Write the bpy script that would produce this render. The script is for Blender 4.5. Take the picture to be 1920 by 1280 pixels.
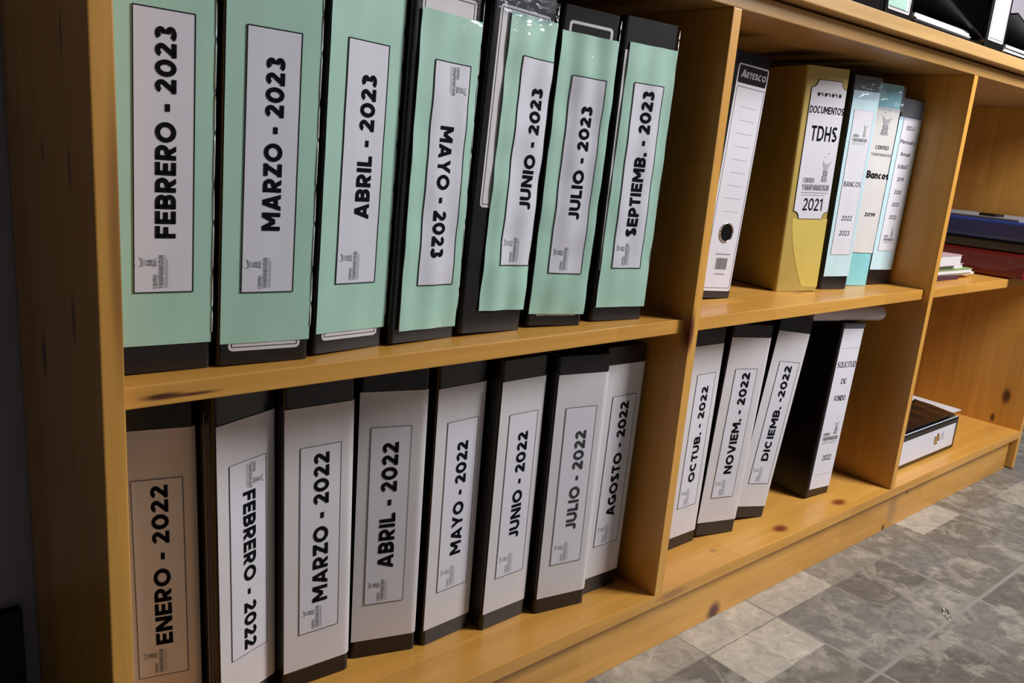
import bpy, bmesh, math, random
from mathutils import Matrix, Vector

# ------------------------------------------------------------------ scene, camera, light
sc = bpy.context.scene
COL = sc.collection
for o in list(bpy.data.objects):
    bpy.data.objects.remove(o)

def rad(a): return math.radians(a)

cam_d = bpy.data.cameras.new('camera')
cam_d.sensor_width = 36.0
cam_d.lens = 1554.2376 / 1920 * 36.0
cam_d.clip_start = 0.02
cam = bpy.data.objects.new('camera', cam_d)
COL.objects.link(cam)
_a, _b, _c = 0.7248, -0.2391, 0.0834
_f = Vector((math.sin(_a)*math.cos(_b), math.cos(_a)*math.cos(_b), math.sin(_b)))
_r = Vector((math.cos(_a), -math.sin(_a), 0)); _u = _r.cross(_f)
_r2 = _r*math.cos(_c) + _u*math.sin(_c); _u2 = _u*math.cos(_c) - _r*math.sin(_c)
cam.matrix_world = Matrix(((_r2.x, _u2.x, -_f.x, -0.1701), (_r2.y, _u2.y, -_f.y, -0.6068),
                           (_r2.z, _u2.z, -_f.z, 0.2003), (0, 0, 0, 1)))
sc.camera = cam

world = bpy.data.worlds.new('world'); sc.world = world
world.use_nodes = True
world.node_tree.nodes['Background'].inputs[0].default_value = (0.80, 0.86, 1.0, 1)
world.node_tree.nodes['Background'].inputs[1].default_value = 0.012

def area(name, loc, target, sx, sy, power, color):
    d = bpy.data.lights.new(name, 'AREA'); d.shape = 'RECTANGLE'; d.size = sx; d.size_y = sy
    d.energy = power; d.color = color
    o = bpy.data.objects.new(name, d); COL.objects.link(o); o.location = loc
    o.rotation_euler = (Vector(target) - Vector(loc)).to_track_quat('-Z', 'Y').to_euler()
    return o
area('window_light', (1.74, -1.00, 1.14), (1.0, 0.0, -0.12), 0.50, 0.66, 44, (0.98, 0.97, 1.0))
area('added_fill_light', (1.3, -3.0, 0.50), (0.8, 0.0, 0.0), 3.6, 1.9, 6, (0.97, 0.97, 1.0))  # added soft fill from the front, not a known opening

vs = sc.view_settings
vs.view_transform = 'Standard'; vs.look = 'None'; vs.gamma = 1.0; vs.use_curve_mapping = False
vs.exposure = 0.0

# ------------------------------------------------------------------ materials
def new_mat(name):
    m = bpy.data.materials.new(name); m.use_nodes = True
    nt = m.node_tree
    return m, nt, nt.nodes['Principled BSDF']

def N(nt, kind, **kw):
    n = nt.nodes.new(kind)
    for k, v in kw.items():
        if k.startswith('i_'):
            key = k[2:]
            n.inputs[int(key) if key.isdigit() else key].default_value = v
        else: setattr(n, k, v)
    return n

def ramp(nt, src, stops):
    r = nt.nodes.new('ShaderNodeValToRGB')
    e = r.color_ramp.elements
    while len(e) < len(stops): e.new(0.5)
    for el, (p, c) in zip(e, stops):
        el.position = p; el.color = (*c, 1) if len(c) == 3 else c
    nt.links.new(src, r.inputs[0])
    return r

def mixc(nt, fac, a, b, mode='MIX'):
    m = nt.nodes.new('ShaderNodeMix'); m.data_type = 'RGBA'; m.blend_type = mode
    for sock, v in ((m.inputs[0], fac), (m.inputs[6], a), (m.inputs[7], b)):
        if isinstance(v, (int, float)): sock.default_value = v
        elif isinstance(v, tuple): sock.default_value = (*v, 1)
        else: nt.links.new(v, sock)
    return m.outputs[2]

def plain(name, col, rough=0.5, coat=0.0, spec=0.5, metal=0.0, bump=0.0, bscale=200.0):
    m, nt, b = new_mat(name)
    b.inputs['Base Color'].default_value = (*col, 1)
    b.inputs['Roughness'].default_value = rough
    b.inputs['Specular IOR Level'].default_value = spec
    b.inputs['Metallic'].default_value = metal
    b.inputs['Coat Weight'].default_value = coat
    b.inputs['Coat Roughness'].default_value = 0.08
    if bump:
        tc = N(nt, 'ShaderNodeTexCoord')
        nz = N(nt, 'ShaderNodeTexNoise', i_Scale=bscale, i_Detail=3.0)
        nt.links.new(tc.outputs['Object'], nz.inputs['Vector'])
        bp = N(nt, 'ShaderNodeBump', i_Strength=bump, i_Distance=0.002)
        nt.links.new(nz.outputs[0], bp.inputs['Height'])
        nt.links.new(bp.outputs[0], b.inputs['Normal'])
    return m

def paper_mat(name, col, tint=0.06, coat=0.0, rough=0.6, wr=0.0, wscale=(18, 18, 9)):
    """Printed sheet: slight tonal mottling, optional clear film with creases over it."""
    m, nt, b = new_mat(name)
    tc = N(nt, 'ShaderNodeTexCoord')
    mp = N(nt, 'ShaderNodeMapping'); mp.inputs['Scale'].default_value = (30, 30, 12)
    nt.links.new(tc.outputs['Object'], mp.inputs[0])
    nz = N(nt, 'ShaderNodeTexNoise', i_Scale=1.0, i_Detail=4.0)
    nt.links.new(mp.outputs[0], nz.inputs['Vector'])
    lo = tuple(c*(1-tint) for c in col); hi = tuple(min(1, c*(1+tint)) for c in col)
    r = ramp(nt, nz.outputs[0], [(0.3, lo), (0.7, hi)])
    nt.links.new(r.outputs[0], b.inputs['Base Color'])
    b.inputs['Roughness'].default_value = rough
    b.inputs['Specular IOR Level'].default_value = 0.3
    if coat:
        b.inputs['Coat Weight'].default_value = coat
        b.inputs['Coat Roughness'].default_value = 0.06
        m2 = N(nt, 'ShaderNodeMapping'); m2.inputs['Scale'].default_value = wscale
        nt.links.new(tc.outputs['Object'], m2.inputs[0])
        n2 = N(nt, 'ShaderNodeTexNoise', i_Scale=1.0, i_Detail=2.5, i_Distortion=0.8)
        nt.links.new(m2.outputs[0], n2.inputs['Vector'])
        bp = N(nt, 'ShaderNodeBump', i_Strength=wr, i_Distance=0.01)
        nt.links.new(n2.outputs[0], bp.inputs['Height'])
        nt.links.new(bp.outputs[0], b.inputs['Coat Normal'])
    return m

def wood(name, axis, knots=(), light=(0.75, 0.392, 0.080), dark=(0.62, 0.300, 0.052), rings=1.0, row=0.07):
    """Varnished pine, grain along `axis`, with named knots at object-space positions."""
    m, nt, b = new_mat(name)
    tc = N(nt, 'ShaderNodeTexCoord')
    mp = N(nt, 'ShaderNodeMapping')
    s = [26.0, 26.0, 26.0]; s['xyz'.index(axis)] = 1.6
    mp.inputs['Scale'].default_value = s
    nt.links.new(tc.outputs['Object'], mp.inputs[0])
    nz = N(nt, 'ShaderNodeTexNoise', i_Scale=1.0, i_Detail=5.0, i_Roughness=0.55, i_Distortion=0.5 * rings)
    nt.links.new(mp.outputs[0], nz.inputs['Vector'])
    mp2 = N(nt, 'ShaderNodeMapping')
    s2 = [150.0, 150.0, 150.0]; s2['xyz'.index(axis)] = 6.0
    mp2.inputs['Scale'].default_value = s2
    nt.links.new(tc.outputs['Object'], mp2.inputs[0])
    fz = N(nt, 'ShaderNodeTexNoise', i_Scale=1.0, i_Detail=2.0)
    nt.links.new(mp2.outputs[0], fz.inputs['Vector'])
    c1 = ramp(nt, nz.outputs[0], [(0.30, dark), (0.5, tuple((a+c)/2 for a, c in zip(light, dark))), (0.66, light)]).outputs[0]
    fr = ramp(nt, fz.outputs[0], [(0.3, (0.93, 0.92, 0.90)), (0.7, (1.03, 1.03, 1.03))]).outputs[0]
    c2 = mixc(nt, 1.0, c1, fr, 'MULTIPLY')
    # glued staves of slightly different tone
    mp3 = N(nt, 'ShaderNodeMapping')
    s3 = [1/row, 1/row, 1/row]; s3['xyz'.index(axis)] = 1/0.33
    mp3.inputs['Scale'].default_value = s3; mp3.inputs['Location'].default_value = (0.37, 0.21, 0.43)
    nt.links.new(tc.outputs['Object'], mp3.inputs[0])
    fl = N(nt, 'ShaderNodeVectorMath', operation='FLOOR'); nt.links.new(mp3.outputs[0], fl.inputs[0])
    wn = N(nt, 'ShaderNodeTexWhiteNoise'); nt.links.new(fl.outputs[0], wn.inputs['Vector'])
    st = ramp(nt, wn.outputs[0], [(0.0, (0.90, 0.87, 0.82)), (1.0, (1.08, 1.08, 1.10))]).outputs[0]
    col = mixc(nt, 1.0, c2, st, 'MULTIPLY')
    for kn in knots:
        (x, y, z), (rx, ry, rz) = kn[0], kn[1]
        kc = kn[2] if len(kn) > 2 else (0.10, 0.030, 0.012)
        sub = N(nt, 'ShaderNodeVectorMath', operation='SUBTRACT'); sub.inputs[1].default_value = (x, y, z)
        nt.links.new(tc.outputs['Object'], sub.inputs[0])
        dv = N(nt, 'ShaderNodeVectorMath', operation='DIVIDE'); dv.inputs[1].default_value = (rx, ry, rz)
        nt.links.new(sub.outputs[0], dv.inputs[0])
        ln = N(nt, 'ShaderNodeVectorMath', operation='LENGTH'); nt.links.new(dv.outputs[0], ln.inputs[0])
        ad = N(nt, 'ShaderNodeMath', operation='MULTIPLY_ADD'); nt.links.new(nz.outputs[0], ad.inputs[0])
        ad.inputs[1].default_value = 0.9; nt.links.new(ln.outputs['Value'], ad.inputs[2])
        rp = ramp(nt, ad.outputs[0], [(0.0, (1, 1, 1)), (0.95, (0.92, 0.92, 0.92)), (1.0, (0, 0, 0))])
        mr = N(nt, 'ShaderNodeMapRange'); mr.inputs[1].default_value = 1.85; mr.inputs[2].default_value = 0.80
        mr.inputs[3].default_value = 0.0; mr.inputs[4].default_value = 1.0; mr.interpolation_type = 'SMOOTHSTEP'
        nt.links.new(ad.outputs[0], mr.inputs[0])
        nt.nodes.remove(rp)
        col = mixc(nt, mr.outputs[0], col, kc)
    nt.links.new(col, b.inputs['Base Color'])
    b.inputs['Roughness'].default_value = 0.38
    b.inputs['Specular IOR Level'].default_value = 0.45
    b.inputs['Coat Weight'].default_value = 0.25
    b.inputs['Coat Roughness'].default_value = 0.22
    bp = N(nt, 'ShaderNodeBump', i_Strength=0.12, i_Distance=0.001)
    nt.links.new(fz.outputs[0], bp.inputs['Height'])
    nt.links.new(bp.outputs[0], b.inputs['Normal'])
    return m

def floor_mat():
    m, nt, b = new_mat('stone_pattern_floor')
    tc = N(nt, 'ShaderNodeTexCoord')
    mp = N(nt, 'ShaderNodeMapping'); mp.inputs['Location'].default_value = (-0.056 + 0.172*20, 0.0415 + 0.0825*60, 0)
    nt.links.new(tc.outputs['Object'], mp.inputs[0])
    # soft irregular wobble of the block edges
    wob = N(nt, 'ShaderNodeTexNoise', i_Scale=55.0, i_Detail=3.0)
    nt.links.new(mp.outputs[0], wob.inputs['Vector'])
    wm = N(nt, 'ShaderNodeVectorMath', operation='MULTIPLY_ADD')
    nt.links.new(wob.outputs['Color'], wm.inputs[0]); wm.inputs[1].default_value = (0.004, 0.004, 0); nt.links.new(mp.outputs[0], wm.inputs[2])
    bk = N(nt, 'ShaderNodeTexBrick', offset=0.0, i_Scale=1.0)
    bk.inputs['Brick Width'].default_value = 0.172; bk.inputs['Row Height'].default_value = 0.0825
    bk.inputs['Mortar Size'].default_value = 0.0012; bk.inputs['Mortar Smooth'].default_value = 0.6
    bk.inputs['Color1'].default_value = (0, 0, 0, 1); bk.inputs['Color2'].default_value = (1, 1, 1, 1)
    bk.inputs['Mortar'].default_value = (0.55, 0.55, 0.55, 1)
    nt.links.new(wm.outputs[0], bk.inputs['Vector'])
    tone = ramp(nt, bk.outputs['Color'], [(0.0, (0.150, 0.134, 0.112)), (0.4, (0.205, 0.184, 0.150)), (0.62, (0.20, 0.187, 0.165)), (0.78, (0.28, 0.254, 0.210)), (1.0, (0.52, 0.470, 0.39))]).outputs[0]
    # pale slate patches
    pn = N(nt, 'ShaderNodeTexNoise', i_Scale=16.0, i_Detail=8.0, i_Roughness=0.66, i_Distortion=0.5)
    nt.links.new(mp.outputs[0], pn.inputs['Vector'])
    pf = ramp(nt, pn.outputs[0], [(0.50, (0, 0, 0)), (0.57, (0.40, 0.40, 0.40)), (1.0, (0.75, 0.75, 0.75))]).outputs[0]
    c1 = mixc(nt, pf, tone, (0.47, 0.425, 0.345))
    vn = N(nt, 'ShaderNodeTexNoise', i_Scale=38.0, i_Detail=8.0, i_Roughness=0.7, i_Distortion=1.0)
    nt.links.new(mp.outputs[0], vn.inputs['Vector'])
    vf = ramp(nt, vn.outputs[0], [(0.30, (0.66, 0.65, 0.645)), (0.5, (1, 1, 1)), (0.66, (1.36, 1.34, 1.30))]).outputs[0]
    c2 = mixc(nt, 0.85, c1, vf, 'MULTIPLY')
    # grout lines of the larger tiles
    b2 = N(nt, 'ShaderNodeTexBrick', offset=0.0, i_Scale=1.0)
    b2.inputs['Brick Width'].default_value = 0.344; b2.inputs['Row Height'].default_value = 0.33
    b2.inputs['Mortar Size'].default_value = 0.0035; b2.inputs['Mortar Smooth'].default_value = 0.3
    mp2 = N(nt, 'ShaderNodeMapping'); mp2.inputs['Location'].default_value = (-0.916 + 0.344*10, 0.206 + 0.33*15, 0)
    nt.links.new(tc.outputs['Object'], mp2.inputs[0]); nt.links.new(mp2.outputs[0], b2.inputs['Vector'])
    c3 = mixc(nt, b2.outputs['Fac'], c2, (0.30, 0.275, 0.24))
    nt.links.new(c3, b.inputs['Base Color'])
    b.inputs['Roughness'].default_value = 0.42
    b.inputs['Specular IOR Level'].default_value = 0.35
    bp = N(nt, 'ShaderNodeBump', i_Strength=0.15, i_Distance=0.002)
    nt.links.new(vn.outputs[0], bp.inputs['Height']); nt.links.new(bp.outputs[0], b.inputs['Normal'])
    return m

def sleeve_mat(name='clear_plastic_film', veil=0.006, gloss=0.02):
    m = bpy.data.materials.new(name); m.use_nodes = True
    nt = m.node_tree; nt.nodes.remove(nt.nodes['Principled BSDF'])
    out = nt.nodes['Material Output']
    tr = N(nt, 'ShaderNodeBsdfTransparent'); tr.inputs[0].default_value = (0.88, 0.90, 0.94, 1)
    gl = N(nt, 'ShaderNodeBsdfGlossy'); gl.inputs['Roughness'].default_value = 0.08
    df = N(nt, 'ShaderNodeBsdfDiffuse'); df.inputs[0].default_value = (0.62, 0.65, 0.75, 1)
    tc = N(nt, 'ShaderNodeTexCoord'); mp = N(nt, 'ShaderNodeMapping'); mp.inputs['Scale'].default_value = (55, 55, 70)
    nt.links.new(tc.outputs['Object'], mp.inputs[0])
    nz = N(nt, 'ShaderNodeTexNoise', i_Scale=1.0, i_Detail=3.0, i_Distortion=1.5); nt.links.new(mp.outputs[0], nz.inputs['Vector'])
    bp = N(nt, 'ShaderNodeBump', i_Strength=0.35, i_Distance=0.01)
    nt.links.new(nz.outputs[0], bp.inputs['Height'])
    nt.links.new(bp.outputs[0], gl.inputs['Normal'])
    a = N(nt, 'ShaderNodeMixShader'); a.inputs[0].default_value = gloss
    nt.links.new(tr.outputs[0], a.inputs[1]); nt.links.new(gl.outputs[0], a.inputs[2])
    c = N(nt, 'ShaderNodeMixShader'); c.inputs[0].default_value = veil
    nt.links.new(a.outputs[0], c.inputs[1]); nt.links.new(df.outputs[0], c.inputs[2])
    nt.links.new(c.outputs[0], out.inputs[0])
    return m

M = {
 'black': plain('black_pvc', (0.013, 0.0112, 0.011), 0.20, 0.0, 0.5, bump=0.10, bscale=900),
 'mint': paper_mat('mint_paper', (0.40, 0.635, 0.51), 0.05, 0.5, wr=0.15),
 'mint_crumpled': paper_mat('crumpled_mint_paper', (0.40, 0.64, 0.515), 0.05, 0.6, wr=0.30, wscale=(26, 26, 34)),
 'mint_film': paper_mat('mint_paper_under_creased_film', (0.40, 0.64, 0.515), 0.05, 0.7, wr=0.50, wscale=(15, 15, 24)),
 'seam': plain('seam_glint_paint', (0.62, 0.70, 0.67), 0.15, 0.6),  # pale base colour paints the glint along the sleeve edges
 'white': paper_mat('white_paper', (0.68, 0.645, 0.65), 0.03, 0.25, wr=0.2),
 'label': paper_mat('white_label_paper', (0.70, 0.69, 0.74), 0.02, 0.25, wr=0.2),
 'label_film': paper_mat('white_label_paper_under_film', (0.70, 0.69, 0.75), 0.02, 0.5, wr=0.15),
 'blue_paper': paper_mat('light_blue_paper', (0.54, 0.745, 0.79), 0.03, 0.4, wr=0.3),
 'cyan': paper_mat('cyan_cover', (0.25, 0.62, 0.66), 0.06, 0.6, wr=0.5),
 'offwhite': paper_mat('off_white_sheet', (0.74, 0.71, 0.68), 0.03, 0.8, wr=0.7),
 'gold': paper_mat('gold_card', (0.46, 0.33, 0.075), 0.08, 0.3, 0.45, wr=0.2),
 'yellow': paper_mat('yellow_tape', (0.66, 0.50, 0.11), 0.04, 0.6, 0.4, wr=0.3),
 'ink': plain('black_ink', (0.006, 0.006, 0.009), 0.9, 0.0, 0.08),
 'faded_ink': plain('faded_black_ink', (0.055, 0.053, 0.06), 0.9, 0.0, 0.1),
 'grey_ink': plain('grey_ink', (0.22, 0.22, 0.23), 0.6, 0.0, 0.2),
 'pale_ink': plain('pale_grey_ink', (0.42, 0.42, 0.44), 0.6, 0.0, 0.2),
 'faint_ink': plain('faint_grey_ink', (0.55, 0.55, 0.58), 0.6, 0.0, 0.2),
 'print_grey': plain('silver_grey_print', (0.45, 0.43, 0.44), 0.5, 0.2),
 'metal': plain('polished_metal', (0.75, 0.74, 0.72), 0.18, metal=1.0),
 'hole': plain('dark_opening', (0.004, 0.004, 0.004), 0.9, spec=0.1),
 'pages': plain('page_edges', (0.62, 0.60, 0.60), 0.8, bump=0.6, bscale=400),
 'board_grey': plain('grey_board', (0.20, 0.20, 0.21), 0.6),
 'tan': plain('brown_reflection', (0.42, 0.20, 0.06), 0.6),  # tan paints the wood's reflection in the finger hole
 'maroon': plain('maroon_cover', (0.16, 0.008, 0.010), 0.35, 0.3),
 'navy': plain('navy_cover', (0.016, 0.035, 0.16), 0.4, 0.2),
 'navy_lit_edge': plain('navy_lit_edge', (0.045, 0.09, 0.36), 0.4, 0.2),  # lighter blue paints the light caught by the folder's edge
 'olive': plain('dark_olive_cover', (0.030, 0.026, 0.016), 0.5),
 'purple': plain('dark_purple_cover', (0.05, 0.015, 0.045), 0.4),
 'magazine': plain('glossy_magazine_cover', (0.60, 0.62, 0.52), 0.3, 0.4),
 'green_print': plain('green_print', (0.25, 0.42, 0.14), 0.4),
 'pink': plain('pinkish_cover', (0.62, 0.42, 0.44), 0.4, 0.2),
 'roll': plain('white_paper_roll', (0.62, 0.56, 0.58), 0.6),
 'wall': plain('grey_painted_wall', (0.48, 0.45, 0.50), 0.85, bump=0.15, bscale=120),
 'skirting': plain('black_skirting', (0.012, 0.011, 0.011), 0.5),
 'sleeve': sleeve_mat(), 'cloudy_sleeve': sleeve_mat('cloudy_plastic_film', 0.13, 0.05),
 'orange': plain('orange_tab', (0.70, 0.25, 0.08), 0.5),
 'red': plain('red_paper', (0.45, 0.06, 0.07), 0.5),
}

# ------------------------------------------------------------------ mesh helpers
class MB:
    def __init__(s): s.v = []; s.f = []; s.mi = []
    def add(s, vs, fs, mi=0):
        b = len(s.v); s.v += [tuple(p) for p in vs]
        for q in fs: s.f.append([b+i for i in q]); s.mi.append(mi)
    def box(s, x0, x1, y0, y1, z0, z1, mi=0):
        s.add([(x, y, z) for x in (x0, x1) for y in (y0, y1) for z in (z0, z1)],
              [(0, 1, 3, 2), (4, 6, 7, 5), (0, 4, 5, 1), (2, 3, 7, 6), (0, 2, 6, 4), (1, 5, 7, 3)], mi)
    def prism(s, poly, z0, z1, mi=0):
        n = len(poly)
        s.add([(x, y, z0) for x, y in poly] + [(x, y, z1) for x, y in poly],
              [tuple(range(n))[::-1], tuple(range(n, 2*n))] + [(i, (i+1) % n, n+(i+1) % n, n+i) for i in range(n)], mi)
    def grid(s, nx, nz, fn, mi=0):
        vs = [fn(i/nx, j/nz) for j in range(nz+1) for i in range(nx+1)]
        s.add(vs, [(j*(nx+1)+i, j*(nx+1)+i+1, (j+1)*(nx+1)+i+1, (j+1)*(nx+1)+i) for j in range(nz) for i in range(nx)], mi)
    def tube(s, pts, r, n=8, mi=0, closed=False):
        pts = [Vector(p) for p in pts]; m = len(pts); rings = []
        for i, p in enumerate(pts):
            a = pts[(i-1) % m] if closed else pts[max(i-1, 0)]; b = pts[(i+1) % m] if closed else pts[min(i+1, m-1)]
            t = (b-a).normalized(); q = t.cross(Vector((0, 0, 1)))
            if q.length < 1e-3: q = t.cross(Vector((1, 0, 0)))
            q.normalize(); w = t.cross(q)
            rings.append([p + q*r*math.cos(2*math.pi*k/n) + w*r*math.sin(2*math.pi*k/n) for k in range(n)])
        fs = []
        for i in range(m if closed else m-1):
            for k in range(n):
                fs.append((i*n+k, i*n+(k+1) % n, ((i+1) % m)*n+(k+1) % n, ((i+1) % m)*n+k))
        if not closed: fs += [tuple(range(n))[::-1], tuple(range((m-1)*n, m*n))]
        s.add([v for g in rings for v in g], fs, mi)
    def build(s, name, mats, parent=None, bevel=0.0, smooth=False):
        me = bpy.data.meshes.new(name); me.from_pydata(s.v, [], s.f)
        mats = mats if isinstance(mats, (list, tuple)) else [mats]
        for m_ in mats: me.materials.append(m_)
        for p, i in zip(me.polygons, s.mi): p.material_index = i
        bm = bmesh.new(); bm.from_mesh(me)
        if bevel:
            bmesh.ops.bevel(bm, geom=bm.edges[:], offset=bevel, segments=2, affect='EDGES', profile=0.6)
        bmesh.ops.recalc_face_normals(bm, faces=bm.faces[:])
        bm.to_mesh(me); bm.free()
        if smooth:
            for p in me.polygons: p.use_smooth = True
        o = bpy.data.objects.new(name, me); COL.objects.link(o)
        if parent: o.parent = parent
        return o

def tag(o, label, cat, group=None):
    o['label'] = label; o['category'] = cat
    if group: o['group'] = group
    return o
def empty(name, mat):
    o = bpy.data.objects.new(name, None); o.empty_display_size = 0.05
    COL.objects.link(o); o.matrix_world = mat; return o
def structure(o):
    o['kind'] = 'structure'; return o

# ------------------------------------------------------------------ stroke lettering
def arc(cx, cy, rx, ry, a0, a1, n=10):
    return [(cx+rx*math.cos(rad(a0+(a1-a0)*i/n)), cy+ry*math.sin(rad(a0+(a1-a0)*i/n))) for i in range(n+1)]

def glyph(ch, s):
    """-> (advance width, list of centre lines) in a cap height of 1, stroke weight s."""
    h = s/2
    E = 0.35
    if ch in 'OQ0':
        w = 0.98 if ch != '0' else 0.80
        return w, [arc(w/2, .5, w/2-h, .5-h, 90, 450, 28)]
    if ch == 'F': w = .62; return w, [[(h, 0), (h, 1)], [(0, 1-h), (w, 1-h)], [(h, .48), (w*.92, .48)]]
    if ch == 'E': w = .64; return w, [[(h, 0), (h, 1)], [(0, 1-h), (w, 1-h)], [(h, .5), (w*.92, .5)], [(0, h), (w, h)]]
    if ch == 'L': w = .58; return w, [[(h, 0), (h, 1)], [(0, h), (w, h)]]
    if ch == 'I': w = s; return w, [[(h, 0), (h, 1)]]
    if ch == 'T': w = .66; return w, [[(0, 1-h), (w, 1-h)], [(w/2, 0), (w/2, 1)]]
    if ch == 'H': w = .76; return w, [[(h, 0), (h, 1)], [(w-h, 0), (w-h, 1)], [(h, .5), (w-h, .5)]]
    if ch == 'B':
        w = .72; r1 = (1-.5-h)/2 + h/2
        return w, [[(h, 0), (h, 1)], [(0, 1-h)] + arc(w*.52, .75-h/2, w*.38-h*.5, .25-h/2, 90, -90) + [(h, .5)],
                   [(0, h)] + arc(w*.54, .25+h/2, w*.46-h, .25-h/2, -90, 90) + [(h, .5)]]
    if ch == 'P':
        w = .70; return w, [[(h, 0), (h, 1)], [(0, 1-h)] + arc(w*.52, .66, w*.48-h, .34-h, 90, -90) + [(h, .32+h*0)]]
    if ch == 'R':
        w = .74; return w, [[(h, 0), (h, 1)], [(0, 1-h)] + arc(w*.52, .66, w*.46-h, .34-h, 90, -90) + [(h, .32)],
                            [(w*.45, .38), (w-h*1.15, -.05)]]
    if ch == 'D':
        w = .84; return w, [[(h, 0), (h, 1)], [(0, 1-h)] + arc(w*.42, .5, w*.58-h, .5-h, 90, -90, 14) + [(0, h)]]
    if ch == 'A':
        w = .90; return w, [[(h*.9, -.06), (w/2, 1.06)], [(w-h*.9, -.06), (w/2, 1.06)], [(w*.22, .27), (w*.78, .27)]]
    if ch == 'V': w = .88; return w, [[(h*.9, 1.06), (w/2, -.06)], [(w-h*.9, 1.06), (w/2, -.06)]]
    if ch == 'M':
        w = 1.0; return w, [[(h, 0), (h, 1)], [(w-h, 0), (w-h, 1)], [(h*1.0, 1.02), (w/2, .30)], [(w-h, 1.02), (w/2, .30)]]
    if ch == 'N': w = .82; return w, [[(h, 0), (h, 1)], [(w-h, 0), (w-h, 1)], [(h*1.0, 1.0), (w-h, 0.0)]]
    if ch == 'Z': w = .70; return w, [[(0.03, 1-h), (w, 1-h)], [(0, h), (w, h)], [(w-h*1.1, 1-h), (h*1.1, h)]]
    if ch == 'Y': w = .84; return w, [[(h*.8, 1.06), (w/2, .40)], [(w-h*.8, 1.06), (w/2, .40)], [(w/2, 0), (w/2, .46)]]
    if ch == 'K': w = .76; return w, [[(h, 0), (h, 1)], [(h, .36), (w-h, 1.05)], [(w*.38, .58), (w-h*.9, -.05)]]
    if ch == 'U': w = .80; return w, [[(h, 1), (h, .38)] + arc(w/2, .38, w/2-h, .38-h, 180, 360, 14) + [(w-h, 1)]]
    if ch == 'J': w = .54; return w, [[(w-h, 1), (w-h, .34)] + arc(w*.5-h*.2, .32, w*.5-h*.8, .32-h, 0, -150, 10)]
    if ch in 'CG':
        w = .90; p = [arc(w/2, .5, w/2-h, .5-h, 48, 312, 22)]
        if ch == 'G': p = [arc(w/2, .5, w/2-h, .5-h, 48, 330, 22), [(w-h, .10), (w-h, .52)], [(w*.58, .46), (w-h*.2, .46)]]
        return w, p
    if ch == 'S':
        w = .68; return w, [arc(w/2, .74, w/2-h, .26-h, 30, 270, 12) + arc(w/2, .26+h*.0, w/2-h, .26-h+.0, 90, -150, 12)]
    if ch == '2':
        w = .66; return w, [arc(w*.48, .70, w*.48-h, .30-h, 165, -35, 14) + [(h*1.2, h*1.2)], [(0, h), (w, h)]]
    if ch == '3':
        w = .66; return w, [arc(w*.46, .74, w*.48-h, .26-h, 150, -90, 12), arc(w*.46, .27, w*.54-h, .27-h, 90, -155, 14)]
    if ch == '1': w = .40; return w, [[(w-h, 0), (w-h, 1)], [(0, .80), (w-h, 1-h)]]
    if ch == '9':
        w = .70; return w, [arc(w/2, .66, w/2-h, .34-h, 0, 360, 20), [(w-h, .66)] + arc(w*.40, .50, w*.60-h, .50-h, 0, -80, 10)]
    if ch == '-': w = .36; return w, [[(0, .42), (w, .42)]]
    if ch == '.': w = s*1.1; return w, [[(0, h*1.1), (w, h*1.1)]]
    if ch == '*':
        w = .8; return w, [[(.4+.42*math.cos(rad(a)), .5+.42*math.sin(rad(a))), (.4-.42*math.cos(rad(a)), .5-.42*math.sin(rad(a)))] for a in (0, 60, 120)]
    if ch == '~':
        w = .7; return w, [arc(.2, .55, .2, .25, 180, 0, 6) + arc(.55, .5, .15, .25, 180, 300, 6)]
    x = .70    # x-height letters
    if ch == 'o': w = .66; return w, [arc(w/2, x/2, w/2-h, x/2-h, 0, 360, 20)]
    if ch == 'a': w = .64; return w, [arc(w/2-h*.3, x/2, w/2-h*.8, x/2-h, 0, 360, 18), [(w-h, 0), (w-h, x)]]
    if ch == 'c': w = .58; return w, [arc(w*.52, x/2, w*.52-h, x/2-h, 50, 310, 14)]
    if ch == 'e': w = .64; return w, [arc(w/2, x/2, w/2-h, x/2-h, 0, 315, 16), [(h, x/2), (w-h, x/2)]]
    if ch == 'n': w = .62; return w, [[(h, 0), (h, x)], [(h, x*.55)] + arc(w/2, x*.55, w/2-h, x*.45-h, 180, 0, 10) + [(w-h, 0)]]
    if ch == 'u': w = .62; return w, [[(w-h, 0), (w-h, x)], [(h, x)] + arc(w/2, x*.45, w/2-h, x*.45-h, 180, 360, 10)]
    if ch == 's': w = .50; return w, [arc(w/2, x*.74, w/2-h, x*.26-h*.6, 30, 270, 8) + arc(w/2, x*.27, w/2-h, x*.25-h*.5, 90, -150, 8)]
    if ch == 'l': w = s; return w, [[(h, 0), (h, 1)]]
    if ch == 'y': w = .60; return w, [[(h*.8, x), (w/2, 0)], [(w-h*.8, x), (w*.32, -.28)]]
    return 0.42, []

def clip_poly(poly, lo, hi):
    for sign, lim in ((1, lo), (-1, -hi)):
        out = []
        for i in range(len(poly)):
            a, b = poly[i], poly[(i+1) % len(poly)]
            da, db = sign*a[1]-lim, sign*b[1]-lim
            if da >= 0: out.append(a)
            if (da >= 0) != (db >= 0):
                t = da/(da-db); out.append((a[0]+(b[0]-a[0])*t, a[1]+(b[1]-a[1])*t))
        poly = out
        if not poly: break
    return poly

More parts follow.
